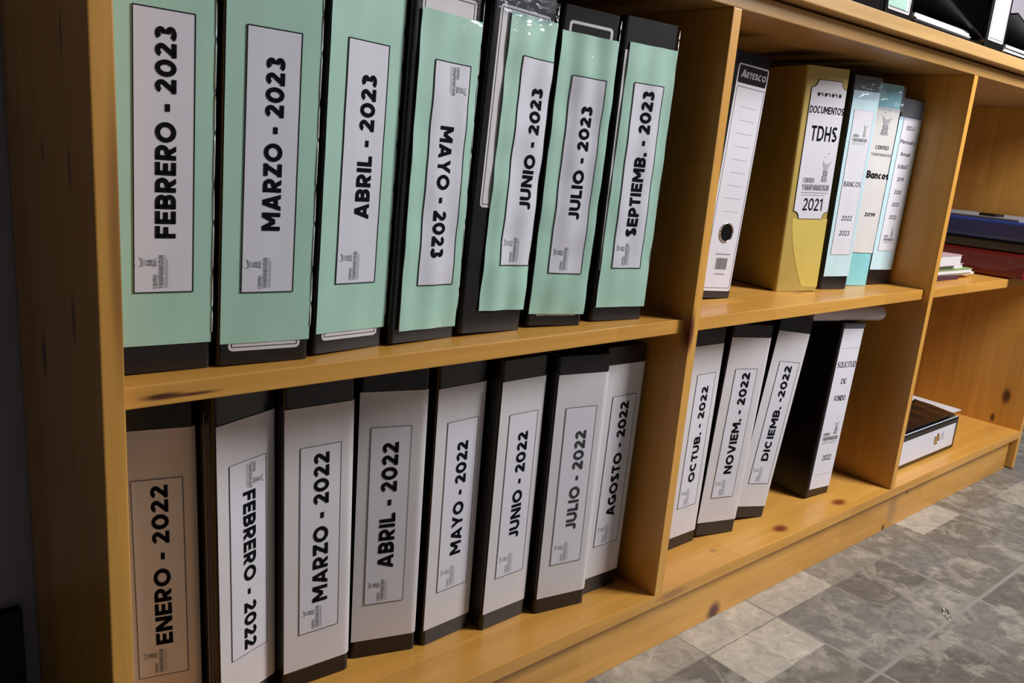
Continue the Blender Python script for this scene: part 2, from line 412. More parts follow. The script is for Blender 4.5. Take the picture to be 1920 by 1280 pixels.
def text_polys(txt, weight=0.2, track=0.10, space=0.42, seg=0.28):
    """Flat polygons of a line of text, cap height 1, starting at x=0 -> (polys, length)."""
    polys = []; x = 0.0; first = True
    for ch in txt:
        if ch == ' ': x += space; continue
        w, strokes = glyph(ch, weight)
        ww = weight
        lo, hi = (-0.35, 0.75) if ch == 'y' else (0.0, 1.0)
        for st in strokes:
            closed = len(st) > 8 and math.hypot(st[0][0]-st[-1][0], st[0][1]-st[-1][1]) < 1e-6
            n = len(st); L = []; R = []
            for i in range(n):
                p = st[i]
                if closed: a, b = st[(i-1) % (n-1)], st[(i+1) % (n-1)]
                else: a, b = st[max(i-1, 0)], st[min(i+1, n-1)]
                d1 = (p[0]-a[0], p[1]-a[1]); d2 = (b[0]-p[0], b[1]-p[1])
                l1 = math.hypot(*d1) or 1; l2 = math.hypot(*d2) or 1
                if math.hypot(*d1) < 1e-9: d1, l1 = d2, l2
                if math.hypot(*d2) < 1e-9: d2, l2 = d1, l1
                t = (d1[0]/l1+d2[0]/l2, d1[1]/l1+d2[1]/l2); lt = math.hypot(*t) or 1
                t = (t[0]/lt, t[1]/lt); nn = (-t[1], t[0])
                cosv = max(0.5, nn[0]*(-d1[1]/l1)+nn[1]*(d1[0]/l1))
                k = ww/2/cosv
                L.append((p[0]+nn[0]*k, p[1]+nn[1]*k)); R.append((p[0]-nn[0]*k, p[1]-nn[1]*k))
            for i in range(n-1):
                ln = math.hypot(st[i+1][0]-st[i][0], st[i+1][1]-st[i][1]); m = max(1, int(ln/seg+.5))
                for j in range(m):
                    f = lambda A, B, t: (A[0]+(B[0]-A[0])*t, A[1]+(B[1]-A[1])*t)
                    q = [f(L[i], L[i+1], j/m), f(L[i], L[i+1], (j+1)/m), f(R[i], R[i+1], (j+1)/m), f(R[i], R[i+1], j/m)]
                    q = clip_poly(q, lo, hi)
                    if len(q) >= 3: polys.append([(x+px, py) for px, py in q])
        x += w + track
    return polys, x - track

EMBLEM = [  # funnel shaped vessel with two horns and a speckled base, in a unit square
    [(.18, .98), (.30, .74), (.38, .50), (.34, .30), (.22, .04), (.80, .04), (.70, .30), (.66, .52), (.76, .76), (.95, .90), (.72, .84), (.45, .82), (.28, .86)],
]
def emblem_polys():
    """-> list of (poly, ink index): logo drawn in a box about 1 wide, 1 high (baseline at 0)."""
    out = []
    k = lambda x, y: (.60+.34*(x), .36+.62*(y))
    pts = [(.10, 1.0), (.22, .74), (.34, .52), (.30, .30), (.14, .02), (.90, .02), (.74, .30), (.70, .52), (.84, .74), (1.05, .96), (.80, .86), (.45, .80), (.24, .88)]
    cx = .52
    for i in range(len(pts)):
        out.append(([k(*pts[i]), k(*pts[(i+1) % len(pts)]), k(cx, .45)], 1))
    rnd = random.Random(4)
    for i in range(26):
        y = rnd.uniform(.03, .5); x = rnd.uniform(.26, .78); r = rnd.uniform(.025, .06)
        out.append(([k(x-r, y-r), k(x+r, y-r*.8), k(x+r*.8, y+r), k(x-r*.7, y+r*.9)], 0))
    for x, y in ((.30, 1.14), (.62, 1.30)):
        out.append(([k(x-.03, y-.03), k(x+.03, y-.03), k(x+.03, y+.03), k(x-.03, y+.03)], 0))
    for txt, x0, y0, L, H in (('CENTRO', .0, .335, .42, .13), ('YANAPANAKUSUN', .0, .12, 1.0, .17)):
        ps, ln = text_polys(txt, .2, .08, seg=3)
        for p in ps: out.append(([(x0+a*L/ln, y0+b*H) for a, b in p], 0))
    out.append(([(0, .05), (1, .05), (1, .065), (0, .065)], 0))
    out.append(([(.02, -.02), (.9, -.02), (.9, .0), (.02, .0)], 1))
    return out

# ------------------------------------------------------------------ building the room
def box_obj(name, dims, mat, parent=None, bevel=0.0):
    b = MB(); b.box(*dims); return b.build(name, mat, parent, bevel)

ZF = -0.476; ZB = -0.3789; T = 0.0159; X1 = 0.66; X2 = 1.3411; X3 = 2.010; DEP = 0.277
structure(box_obj('floor', (-2.2, 4.6, -3.0, 0.9, ZF-0.05, ZF), floor_mat()))
structure(box_obj('wall_back', (-2.2, 4.6, 0.285, 0.40, ZF, 2.2), M['wall']))
for nm, (a, b_) in {'baseboard_left': (-2.2, -0.03), 'baseboard_right': (2.04, 4.6)}.items():
    structure(box_obj(nm, (a, b_, 0.270, 0.285, ZF, -0.308), M['skirting']))

I4 = Matrix.Identity(4)
shelf = tag(empty('bookshelf', Matrix.Translation((0, 0, ZF))), 'long varnished pine bookshelf with two tiers and three bays, filled with binders', 'bookshelf')
IM = Matrix.Translation((0, 0, -ZF))
def wpart(name, dims, mat, bevel=0.0012, label=None):
    o = box_obj(name, dims, mat, shelf, bevel); o.matrix_parent_inverse = IM
    if label: o['label'] = label
    return o
KD = (0.20, 0.08, 0.03)
wpart('side_panel', (-T, 0, 0, DEP, ZF, 0.3649), wood('pine_left_side', 'z', [
    ((-T, .07, .04), (.007, .006, .022), KD), ((-T, .176, -.014), (.004, .008, .020), KD), ((-T, .062, .154), (.003, .004, .018), KD),
    ((-T, .144, .162), (.003, .004, .014), KD), ((-T, .07, .247), (.003, .003, .020), KD), ((-0.002, 0, .115), (.006, .004, .10), (.36, .16, .03))]))
wpart('side_panel', (X3, X3+T, 0, DEP, ZF+.002, 0.3649), wood('pine_right_side', 'z', [
    ((X3, .046, -.304), (.006, .010, .020), (.10, .032, .012)), ((X3, .066, -.364), (.005, .005, .011), (.12, .04, .015))]))
wpart('divider', (X1, X1+T, 0, DEP, ZB, 0.3649), wood('pine_divider', 'z', [((.6612, 0, -.014), (.0065, .016, .027), (.13, .022, .012))]))
wpart('divider', (X2, X2+T, 0, DEP, ZB, 0.3649), wood('pine_divider_right', 'z'))
wpart('bottom_board', (0, X3, 0, DEP, ZB-.0185, ZB), wood('pine_bottom_board', 'x', [
    ((1.002, .022, ZB), (.018, .011, .02), (.23, .055, .018)), ((1.195, .024, ZB), (.019, .011, .02), (.26, .06, .014)), ((.84, .036, ZB), (.009, .005, .01), (.40, .22, .05)),
    ((.70, .0, -.388), (.03, .004, .006), (.42, .19, .05))]))
for i, (a, b_) in enumerate(((0, X1), (X1+T, X2), (X2+T, X3))):
    kn = [((.030, .0118, -.0105), (.016, .01, .0028), (.085, .02, .008)), ((.052, .0118, -.0115), (.022, .01, .0016), (.14, .04, .01))] if i == 0 else ([((1.03, .075, 0), (.016, .004, .01), (.28, .14, .03))] if i == 1 else [])
    wpart('shelf_board', (a, b_, .0118, DEP, -.0175, 0), wood('pine_shelf_board', 'x', kn))
wpart('top_rail', (-T, X3+T, 0, DEP, .3649, .3835), wood('pine_rail', 'x', light=(.58, .36, .13), dark=(.45, .25, .08)))
wpart('spacer', (-.01, X3+.01, .022, DEP-.01, .3835, .387), wood('pine_spacer', 'x'))
wpart('top_board', (-.035, X3+T+.02, -.02, DEP+.006, .387, .405), wood('pine_top_board', 'x', light=(.66, .42, .17), dark=(.52, .31, .11), rings=2.0))
wpart('kick_board', (0, X3-.014, .013, .031, ZF, ZB-.0185), wood('pine_kick_board', 'x', [
    ((.829, .013, -.466), (.016, .02, .017), (.10, .025, .018)), ((.771, .013, -.405), (.008, .01, .004), (.16, .06, .02)),
    ((1.454, .013, -.408), (.008, .01, .012), (.20, .07, .03)), ((1.374, .013, -.470), (.006, .01, .008), (.10, .03, .02)),
    ((1.40, .013, -.44), (.020, .01, .030), (.42, .21, .06))], rings=3.0))
wpart('back_panel', (0, X3, DEP-.005, DEP+.001, ZB, .3649), wood('shade_toned_back_panel', 'z', light=(.21, .085, .026), dark=(.15, .058, .017), row=.1))  # colour darkened to carry the shade at the back of the bays

# ------------------------------------------------------------------ binders
BD = {
 'U1': (0.0006, 0.0407, 0.0015, -2.12, 1.13, 0.0761, 0.3380, [16.9, 63.5, 44.1, 205.8]),
 'U2': (0.0800, 0.0345, 0.0017, -2.75, 1.25, 0.0792, 0.3380, [17.7, 60.3, 44.6, 206.6]),
 'U3': (0.1642, 0.0330, 0.0025, 9.10, 1.75, 0.0803, 0.3380, [19.7, 61.8, 44.8, 207.4]),
 'U4': (0.2469, 0.0381, 0.0027, 6.09, 1.88, 0.0827, 0.3380, [26.7, 55.2, 44.6, 207.5]),
 'U5': (0.3316, 0.0418, 0.0042, 2.28, 2.82, 0.0853, 0.3380, [41.0, 70.9, 43.8, 207.6]),
 'U6': (0.4290, 0.0485, 0.0028, -9.35, 2.14, 0.0739, 0.3347, [18.1, 59.4, 44.6, 208.2]),
 'U7': (0.5246, 0.0439, 0.0015, -7.42, 1.07, 0.0793, 0.3379, [20.3, 62.8, 44.6, 208.1]),
 'L1': (0.0268, 0.1395, -0.3789, -16.13, -0.84, 0.0730, 0.3380, [17.0, 43.4, 44.4, 206.4]),
 'L2': (0.1033, 0.0873, -0.3789, 17.85, -1.10, 0.0720, 0.3380, [14.1, 58.6, 44.0, 207.5]),
 'L3': (0.1720, 0.0937, -0.3789, -3.32, -0.78, 0.0748, 0.3380, [16.5, 61.5, 44.0, 207.7]),
 'L4': (0.2569, 0.1030, -0.3789, -17.82, -0.10, 0.0743, 0.3380, [12.6, 66.6, 44.4, 208.1]),
 'L5': (0.3369, 0.0786, -0.3787, 2.94, 0.13, 0.0713, 0.3380, [15.6, 64.4, 44.6, 207.9]),
 'L6': (0.4130, 0.0652, -0.3783, 1.31, 0.44, 0.0717, 0.3380, [15.4, 65.1, 44.7, 207.7]),
 'L7': (0.4918, 0.0568, -0.3786, -11.20, 0.23, 0.0759, 0.3367, [16.4, 65.4, 44.8, 207.8]),
 'L8': (0.5682, 0.0553, -0.3772, -0.34, 1.29, 0.0748, 0.3380, [17.8, 66.3, 44.7, 207.4]),
 'M1': (0.7663, 0.0731, -0.3771, 1.18, 1.31, 0.0769, 0.3380, [17.6, 64.8, 44.7, 207.8]),
 'M2': (0.8455, 0.0767, -0.3745, -12.61, 3.11, 0.0812, 0.3380, [17.9, 62.7, 44.6, 207.9]),
 'M3': (0.9451, 0.0804, -0.3695, -12.49, 7.33, 0.0739, 0.3414, [18.9, 60.0, 44.8, 207.9]),
 'M4': (1.1476, 0.0629, -0.3738, -2.61, 4.01, 0.0727, 0.3174, None),
 'N1': (0.7812, 0.0912, 0.0043, -4.74, 3.14, 0.0780, 0.3361, None),
 'N2': (0.9958, 0.0954, 0.0000, -15.92, -0.87, 0.0864, 0.3419, None),
 'N3': (1.1061, 0.0821, 0.0000, -13.16, -0.46, 0.0636, 0.3406, [11.9, 58.3, 44.8, 231.0]),
 'N4': (1.1853, 0.0950, 0.0011, -16.32, 0.84, 0.0712, 0.3376, None),
 'N5': (1.2590, 0.0805, 0.0017, -6.65, 1.28, 0.0735, 0.3208, [17.2, 59.6, 48.6, 228.0]),
}
mm = 0.001

def frame_of(x, y, z, yaw, lean):
    cy, sy, cl, sl = math.cos(rad(yaw)), math.sin(rad(yaw)), math.cos(rad(lean)), math.sin(rad(lean))
    W = Vector((cy*cl, sy*cl, -sl)); U = Vector((cy*sl, sy*sl, cl)); D = Vector((-sy, cy, 0))
    return Matrix(((W.x, D.x, U.x, x), (W.y, D.y, U.y, y), (W.z, D.z, U.z, z), (0, 0, 0, 1)))

class Sheet:
    """Maps (u, v, lift) on a spine to local coordinates, with the waviness of the paper on it."""
    def __init__(s, w, amp=0.0, seed=0, wrap=None):
        s.w, s.amp, s.wrap = w, amp, wrap
        r = random.Random(seed); s.ph = [r.uniform(0, 6.28) for _ in range(6)]
    def disp(s, u, v):
        if not s.amp: d = 0
        else:
            a = math.sin(u*2*math.pi/.034 + s.ph[0] + 1.2*math.sin(v*11+s.ph[1])) * (0.35+0.65*abs(math.sin(v*8+s.ph[2])))
            b = math.sin(v*2*math.pi/.075 + u*40 + s.ph[3]) * 0.7 + math.sin(v*2*math.pi/.043 - u*70 + s.ph[4]) * 0.45
            d = s.amp*(1.6 + 0.8*a + b*0.6)
        if s.wrap is not None and u > s.wrap:
            d -= (u-s.wrap)**2/(2*0.006)
        return d
    def at(s, u, v, lift): return (u, -lift - s.disp(u, v), v)

def grid_on(sh, u0, u1, v0, v1, lift, skew=(0, 0), step=0.0032):
    nx = max(2, int((u1-u0)/step)); nz = max(2, int((v1-v0)/step/ (1.0 if sh.amp else 3)))
    b = MB()
    b.grid(nx, nz, lambda s, t: sh.at(u0+(u1-u0)*s + (skew[0]*(1-s)+skew[1]*s)*t, v0+(v1-v0)*t, lift))
    return b

def polys_on(sh, polys, fn, lift):
    b = MB()
    for p in polys:
        poly, mi = p if isinstance(p, tuple) else (p, 0)
        b.add([sh.at(*fn(*q), lift) for q in poly], [tuple(range(len(poly)))], mi)
    return b

def line_box(u0, u1, v0, v1, t, n=60):
    out = []
    def strip(a, b, c, d):
        m = max(1, int(max(abs(b-a), abs(d-c))/0.004))
        hor = (b-a) > (d-c)
        for i in range(m):
            if hor: out.append([(a+(b-a)*i/m, c), (a+(b-a)*(i+1)/m, c), (a+(b-a)*(i+1)/m, d), (a+(b-a)*i/m, d)])
            else: out.append([(a, c+(d-c)*i/m), (b, c+(d-c)*i/m), (b, c+(d-c)*(i+1)/m), (a, c+(d-c)*(i+1)/m)])
    strip(u0, u1, v0, v0+t); strip(u0, u1, v1-t, v1); strip(u0, u0+t, v0, v1); strip(u1-t, u1, v0, v1)
    return out
ident = lambda a, b: (a, b)

def put_text(parent, sh, txt, fn_kind, base, start, end, height, lift, weight=.2, track=.10, space=.40, mat='ink', name='lettering', slant=0):
    """fn_kind: 'up' (reads bottom to top), 'down' (top to bottom), 'flat'. start/end along the line, base = baseline."""
    ps, ln = text_polys(txt, weight, track, space)
    k = (end-start)/ln
    if fn_kind == 'up': fn = lambda a, b: (base - b*height, start + a*k)
    elif fn_kind == 'down': fn = lambda a, b: (base + b*height, start + a*k)
    else: fn = lambda a, b: (start + (a + slant*b)*k, base + b*height)
    o = polys_on(sh, ps, fn, lift).build(name, M[mat], parent)
    return o

def put_emblem(parent, sh, kind, base, start, size, lift, mats=('grey_ink', 'pale_ink'), hs=1.0):
    ps = emblem_polys()
    if kind == 'up': fn = lambda a, b: (base - b*size*hs, start + a*size)
    elif kind == 'down': fn = lambda a, b: (base + b*size*hs, start - a*size)
    else: fn = lambda a, b: (start + a*size, base + b*size*hs)
    return polys_on(sh, ps, fn, lift).build('emblem', [M[m] for m in mats], parent)

def binder_body(root, w, h, backl, backr, mats=('black', 'black'), pages=True, r=0.0042, lean=0.0):
    """Spine board with rounded edges, two cover boards and the block of filed pages, in local coordinates."""
    t = 0.0028
    spine = [(r, 0)] + [(w-r, 0)]
    prof = [(r*(1-math.sin(rad(a))), r*(1-math.cos(rad(a)))) for a in range(90, -1, -18)]
    prof2 = [(w-r+r*math.sin(rad(a)), r*(1-math.cos(rad(a)))) for a in range(0, 91, 18)]
    b = MB(); b.prism(prof + prof2 + [(w, .007), (0, .007)], .0003, h); b.build('spine', M[mats[0]], root)
    def cover(x0, bx, by, sgn):
        d = Vector((bx-x0, by-.0072)); n = Vector((d.y, -d.x)).normalized()*t*sgn
        low = .0006 + max(0, (max(x0, bx)-w)*math.tan(rad(lean)), min(x0, bx)*math.tan(rad(lean)))
        c = MB(); c.prism([(x0, .0072), (bx, by), (bx+n.x, by+n.y), (x0+n.x, .0072+n.y*0)], low, h-.0005)
        c.build('cover', M[mats[1]], root, 0.0006)
    cover(0.0, backl[0], backl[1], 1); cover(w, backr[0], backr[1], -1)
    if pages:
        m = MB(); e = .0045
        m.prism([(e, .020), (w-e, .020), (backr[0]-e*1.4, backr[1]-.012), (backl[0]+e*1.4, backl[1]-.012)], .010, h-.022)
        m.build('page_block', M['pages'], root)

def back_pts(mat, w, kind, ymax=0.268, half=.031):
    """Local plan points where the covers end near the back of the shelf."""
    o = mat.translation; W = mat.col[0].xy; D = mat.col[1].xy
    def loc(x, y):
        d = Vector((x, y)) - o.xy; det = W.x*D.y - W.y*D.x
        return ((d.x*D.y - d.y*D.x)/det, (W.x*d.y - W.y*d.x)/det)
    fl = Vector(o.xy); fr = Vector(o.xy) + W*w
    if kind == 'perp':
        k = (ymax-max(fl.y, fr.y))/D.y
        return (0.0, k), (w, k)
    xc = (fl.x+fr.x)/2
    lb, rb = loc(xc-half, ymax), loc(xc+half, ymax)
    if kind == 'halfperp':
        k = (ymax-fl.y)/D.y
        return (0.0, k), rb
    return lb, rb

def start_binder(key, label, kind='relaxed', mats=('black', 'black'), group='lever arch binders on the shelves', half=.031):
    x, y, z, yaw, lean, w, h, lab = BD[key]
    mt = frame_of(x, y, z, yaw, lean)
    root = tag(empty('lever_arch_binder', mt), label, 'binder', group)
    bl, br = back_pts(mt, w, kind, half=half)
    binder_body(root, w, h, bl, br, mats, lean=lean)
    return root, w, h, lab

def maker_label(root, w, h, top='plain', vb=.0115):
    """The manufacturer's printed spine label that shows around the newer sheet."""
    flat = Sheet(w)
    def rr(u0, u1, v0, v1, r):
        pts = []
        for cx, cy, a in ((u1-r, v1-r, 0), (u0+r, v1-r, 90), (u0+r, v0+r, 180), (u1-r, v0+r, 270)):
            pts += [(cx+r*math.cos(rad(a+k*18)), cy+r*math.sin(rad(a+k*18))) for k in range(6)]
        return pts
    o = polys_on(flat, [rr(.009, w-.0085, vb, .3205, .004)], ident, .0003).build('printed_label', M['white'], root)
    o['label'] = 'white printed spine label behind the newer sheet'
    polys_on(flat, line_box(.0115, w-.011, vb+.003, .3180 if top == 'plain' else .292, .0006), ident, .0005).build('border', M['ink'], o)
    if top == 'box':
        polys_on(flat, [rr(.0125, w-.012, .2965, .3175, .002)], ident, .0006).build('heading', M['black'], o)
    return o

MONTHS = [
 # key, text, (paper u0,u1,v0,v1,skew), direction, (text start, end, baseline, cap height), paper, crumple, label words
 ('U1', 'FEBRERO - 2023', (.8, 75.4, 22, 326, (0, 0)), 'up', (105.3, 257.6, 47.4, 15.0), 'mint', .0, 'black lever arch binder with mint spine sheet reading FEBRERO - 2023, against the left side panel'),
 ('U2', 'MARZO - 2023', (2, 78.8, 18.2, 325, (0, 0)), 'up', (111.2, 245.8, 48.8, 15.2), 'mint', .0001, 'black lever arch binder with mint spine sheet reading MARZO - 2023 on the upper shelf'),
 ('U3', 'ABRIL - 2023', (2, 80.2, 18.5, 324, (0, 0)), 'up', (119.5, 242.2, 52.2, 16.2), 'mint', .0002, 'black lever arch binder with mint spine sheet reading ABRIL - 2023 on the upper shelf'),
 ('U4', 'MAYO - 2023', (7.8, 80.5, 12.2, 303.5, (0, 1)), 'down', (205.4, 82.2, 39.2, 16.8), 'mint_film', .0009, 'black binder with creased mint sheet, label MAYO - 2023 turned head down'),
 ('U5', 'JUNIO - 2023', (21.6, 84.6, 23.4, 316, (0, 0)), 'up', (129.6, 250.6, 74.0, 14.2), 'mint_film', .0013, 'black binder with rumpled narrow mint sheet reading JUNIO - 2023 beside an older label'),
 ('U6', 'JULIO - 2023', (-.3, 73.6, 13.8, 309, (0, 0)), 'up', (119.2, 238.8, 50.0, 15.0), 'mint_crumpled', .0011, 'black lever arch binder with creased mint spine sheet reading JULIO - 2023 on the upper shelf'),
 ('U7', 'SEPTIEMB. - 2023', (4.4, 79.6, 16.5, 311.4, (4, 0)), 'up', (100.2, 263.5, 51.3, 15.8), 'mint_crumpled', .0007, 'black lever arch binder with mint spine sheet reading SEPTIEMB. - 2023, last of the mint row'),
 ('L1', 'ENERO - 2022', (1, 73.7, 4, 297.8, (0, 0)), 'up', (77.6, 243.4, 48.2, 15.0), 'white', 0, 'black lever arch binder with white spine sheet reading ENERO - 2022, lower left corner'),
 ('L2', 'FEBRERO - 2022', (.8, 73.6, 14.7, 308, (0, 0)), 'down', (234.4, 63.9, 29.8, 14.8), 'white', .0001, 'black lever arch binder with white spine sheet reading FEBRERO - 2022 turned head down'),
 ('L3', 'MARZO - 2022', (.5, 75.2, 20.5, 310.6, (0, 0)), 'up', (95.1, 261.0, 47.4, 16.4), 'white', 0, 'black lever arch binder with white spine sheet reading MARZO - 2022 on the bottom board'),
 ('L4', 'ABRIL - 2022', (-.3, 74.2, 21.8, 313.6, (0, 0)), 'up', (109.4, 256.9, 43.5, 17.4), 'white', 0, 'black binder with white spine sheet reading ABRIL - 2022 on the bottom board'),
 ('L5', 'MAYO - 2022', (.2, 74.5, 20.2, 312.4, (0, 0)), 'up', (106.9, 246.3, 47.0, 15.4), 'white', 0, 'black lever arch binder with white spine sheet reading MAYO - 2022 on the bottom board'),
 ('L6', 'JUNIO - 2022', (.8, 74.5, 21.4, 313.6, (0, 0)), 'up', (113.2, 248.8, 46.6, 15.2), 'white', 0, 'black lever arch binder with white spine sheet reading JUNIO - 2022 on the bottom board'),
 ('L7', 'JULIO - 2022', (1.8, 76.4, 21, 314.7, (0, 0)), 'up', (110.8, 242.4, 49.2, 15.2), 'white', 0, 'black lever arch binder with white spine sheet reading JULIO - 2022 on the bottom board'),
 ('L8', 'AGOSTO - 2022', (.8, 77.2, 22.2, 315.4, (0, 0)), 'up', (106.3, 264.9, 49.4, 15.4), 'white', 0, 'black lever arch binder with white spine sheet reading AGOSTO - 2022, beside the first divider'),
 ('M1', 'OCTUB. - 2022', (.6, 76.4, 18.8, 315, (0, 0)), 'up', (103.7, 253.0, 48.6, 15.2), 'white', 0, 'black lever arch binder with white spine sheet reading OCTUB. - 2022, right behind the divider'),
 ('M2', 'NOVIEM. - 2022', (0, 81.4, 22.2, 318.8, (0, 0)), 'up', (101.6, 264.4, 49.0, 15.4), 'white', .0002, 'black lever arch binder with white spine sheet reading NOVIEM. - 2022 in the middle bay'),
 ('M3', 'DICIEMB. -2022', (.4, 74.4, 19.6, 316, (0, 0)), 'up', (99.6, 260.9, 48.6, 15.2), 'white', .0001, 'leaning black binder with white spine sheet reading DICIEMB. -2022 in the middle bay'),
]
for n, (key, txt, (pu0, pu1, pv0, pv1, sk), direc, (t0, t1, tb, th), pm, amp, words) in enumerate(MONTHS):
    root, w, h, lab = start_binder(key, words)
    upper = key[0] == 'U'
    sh = Sheet(w, amp, 11+n, wrap=(w-.0055 if not upper else None))
    if key in ('U2', 'U3', 'U4', 'U5'): maker_label(root, w, h, vb=.1285 if key == 'U5' else .0115)
    if key == 'U6': maker_label(root, w, h, 'box')
    if key == 'U7':
        o = grid_on(Sheet(w), .0035, .014, .06, .303, .0004).build('paper_slip', M['white'], root)
        o['label'] = 'narrow white slip showing left of the mint sheet'
    paper = grid_on(sh, pu0*mm, pu1*mm, pv0*mm, pv1*mm, .0009, (sk[0]*mm, sk[1]*mm)).build('spine_sheet', M[pm], root, smooth=True)
    paper['label'] = 'mint green spine sheet' if upper else 'white paper spine sheet'
    u0, v0, lw, lh = [q*mm for q in lab]
    lb = grid_on(sh, u0, u0+lw, v0, v0+lh, .0014).build('title_label', M['label_film' if upper else 'label'], root, smooth=True)
    lb['label'] = 'white bordered title label reading ' + txt
    polys_on(sh, line_box(u0, u0+lw, v0, v0+lh, .00075 if upper else .0005), ident, .0017).build('border', M['ink'], lb)
    put_text(lb, sh, txt, direc, tb*mm, t0*mm, t1*mm, th*mm, .0018, weight=.235 if upper else .225, mat='faded_ink' if key == 'L7' else 'ink')
    if direc == 'up': put_emblem(lb, sh, 'up', u0+.0245, v0+.0035, .0255, .0018, hs=.85, mats=('grey_ink', 'pale_ink') if key in 'U1 U2 U3 U5 U6 U7 L1 L3 L4' else ('pale_ink', 'faint_ink'))
    else: put_emblem(lb, sh, 'down', u0+.0205, v0+lh-.0035, .0255, .0018, hs=.85)
    if key == 'U5':
        s2 = Sheet(w, .0006, 90+n)
        o = grid_on(s2, .004, w-.0005, (pv1-4)*mm, h-.003, .0024).build('plastic_sleeve', M['sleeve'], root, smooth=True)
        o['label'] = 'crinkled clear plastic sleeve'
    if upper:
        e = MB(); e.tube([(w-.0002+.00015*math.sin(k*.7), -.0012, .03+(h-.035)*k/40) for k in range(41)], .0006, 6)
        e.build('seam_glint', M['seam'], root, smooth=True)['label'] = 'plastic seam with its glint put in as pale colour'

# --- white and black binder with a maker's label, upper middle bay
root, w, h, _ = start_binder('N1', 'white labelled black binder with finger ring, leaning beside the first divider, upper shelf', 'relaxed')
fl = Sheet(w)
def rrect(u0, u1, v0, v1, r):
    pts = []
    for cx, cy, a in ((u1-r, v1-r, 0), (u0+r, v1-r, 90), (u0+r, v0+r, 180), (u1-r, v0+r, 270)):
        pts += [(cx+r*math.cos(rad(a+k*18)), cy+r*math.sin(rad(a+k*18))) for k in range(6)]
    return pts
lb = polys_on(fl, [rrect(.0100, .0745, .0105, .3205, .004)], ident, .0004).build('printed_label', M['label'], root)
lb['label'] = 'white printed spine label'
polys_on(fl, [rrect(.0128, .0722, .2957, .3185, .002)], ident, .0007).build('heading', M['black'], lb)
put_text(lb, fl, 'A', 'flat', .3032*1, .0168, .0262, .0105, .0010, .24, mat='print_grey', slant=.25)
put_text(lb, fl, 'RTESCO', 'flat', .3032, .0268, .0690, .0080, .0010, .22, track=.08, mat='print_grey', slant=.15)
polys_on(fl, line_box(.0138, .0718, .0148, .2912, .0005), ident, .0007).build('border', M['ink'], lb)
b = MB()
for v in (265.3, 247.9, 230.3, 213.0, 195.2, 177.6, 159.6, 142.0, 123.6):
    b.add([fl.at(.0290, v*mm, .0007), fl.at(.0620, v*mm, .0007), fl.at(.0620, v*mm+.0004, .0007), fl.at(.0290, v*mm+.0004, .0007)], [(0, 1, 2, 3)])
b.build('ruled_lines', M['pale_ink'], lb)
b = MB(); rnd = random.Random(2); u = .0335
while u < .0575:
    k = rnd.uniform(.0004, .0013); b.add([fl.at(u, .0418, .0007), fl.at(u+k, .0418, .0007), fl.at(u+k, .0582, .0007), fl.at(u, .0582, .0007)], [(0, 1, 2, 3)]); u += k + rnd.uniform(.0004, .001)
for u0_, u1_, v_ in ((.030, .061, .0630), (.034, .056, .0345)):
    u = u0_
    while u < u1_:
        b.add([fl.at(u, v_, .0007), fl.at(u+.0016, v_, .0007), fl.at(u+.0016, v_+.0013, .0007), fl.at(u, v_+.0013, .0007)], [(0, 1, 2, 3)]); u += .0021
b.build('barcode', M['grey_ink'], lb)
def finger_ring(root, cu, cv, r, hole='hole'):
    b = MB(); b.add([(cu+r*math.cos(rad(k*15)), -.0008, cv+r*math.sin(rad(k*15))) for k in range(24)], [tuple(range(24))])
    b.build('finger_hole', M[hole], root)
    b = MB(); b.tube([(cu+(r+.0006)*math.cos(rad(k*12)), -.0012, cv+(r+.0006)*math.sin(rad(k*12))) for k in range(30)], .0013, 8, closed=True)
    o = b.build('finger_ring', M['metal'], root, smooth=True); o['label'] = 'polished metal finger ring'
finger_ring(root, .0440, .0946, .0125)

# --- gold binder
root, w, h, _ = start_binder('N2', 'gold binder with white plaque label DOCUMENTOS TDHS 2021', 'halfperp', ('gold', 'gold'))
b = MB()
pts = [(w-.001, .006), (w-.001, .116)] + [(.012 + .014*math.sin(t*3.0)*t, .116-.11*t) for t in [i/14 for i in range(15)]]
pts[2:] = [(.014+.038*(t**1.6), .116-.108*t) for t in [i/14 for i in range(15)]]
b.add([(x, -.0003, z) for x, z in pts], [tuple(range(len(pts)))]); b.build('tape', M['yellow'], root)['label'] = 'bright yellow film on the lower spine'
a0, a1, c0, c1, rr_ = .0125, .0838, .1150, .3235, .0115
def plaque(g):
    pts = []
    for cx, cy, s0 in ((a1-g, c1-g, 270), (a0+g, c1-g, 0), (a0+g, c0+g, 90), (a1-g, c0+g, 180)):
        pts += [(cx+rr_*math.cos(rad(s0-k*15)), cy+rr_*math.sin(rad(s0-k*15))) for k in range(7)]
    return pts
fl = Sheet(w)
def notched(g, lift, mat, name, parent):
    P = plaque(g); n = len(P); b = MB(); c = ((a0+a1)/2, (c0+c1)/2)
    b.add([fl.at(*p, lift) for p in P] + [fl.at(*c, lift)], [(i, (i+1) % n, n) for i in range(n)])
    return b.build(name, M[mat], parent)
def order():
    out = []
    for cx, cy, sa in ((a1, c1, 270), (a0, c1, 360), (a0, c0, 90), (a1, c0, 180)):
        out += [(cx, cy, sa)]
    return out
def plaque(g):
    pts = []
    # walk counter clockwise from the right edge; every corner is a bite taken out of the plaque
    for cx, cy, s0, s1 in ((a1, c1, 270, 180), (a0, c1, 360, 270), (a0, c0, 90, 0), (a1, c0, 180, 90)):
        sx = -1 if cx == a1 else 1; sz = -1 if cy == c1 else 1
        r = rr_
        for k in range(8):
            a = rad(s0+(s1-s0)*k/7)
            x, z = cx+r*math.cos(a), cy+r*math.sin(a)
            pts.append((x + sx*g, z + sz*g))
    return pts
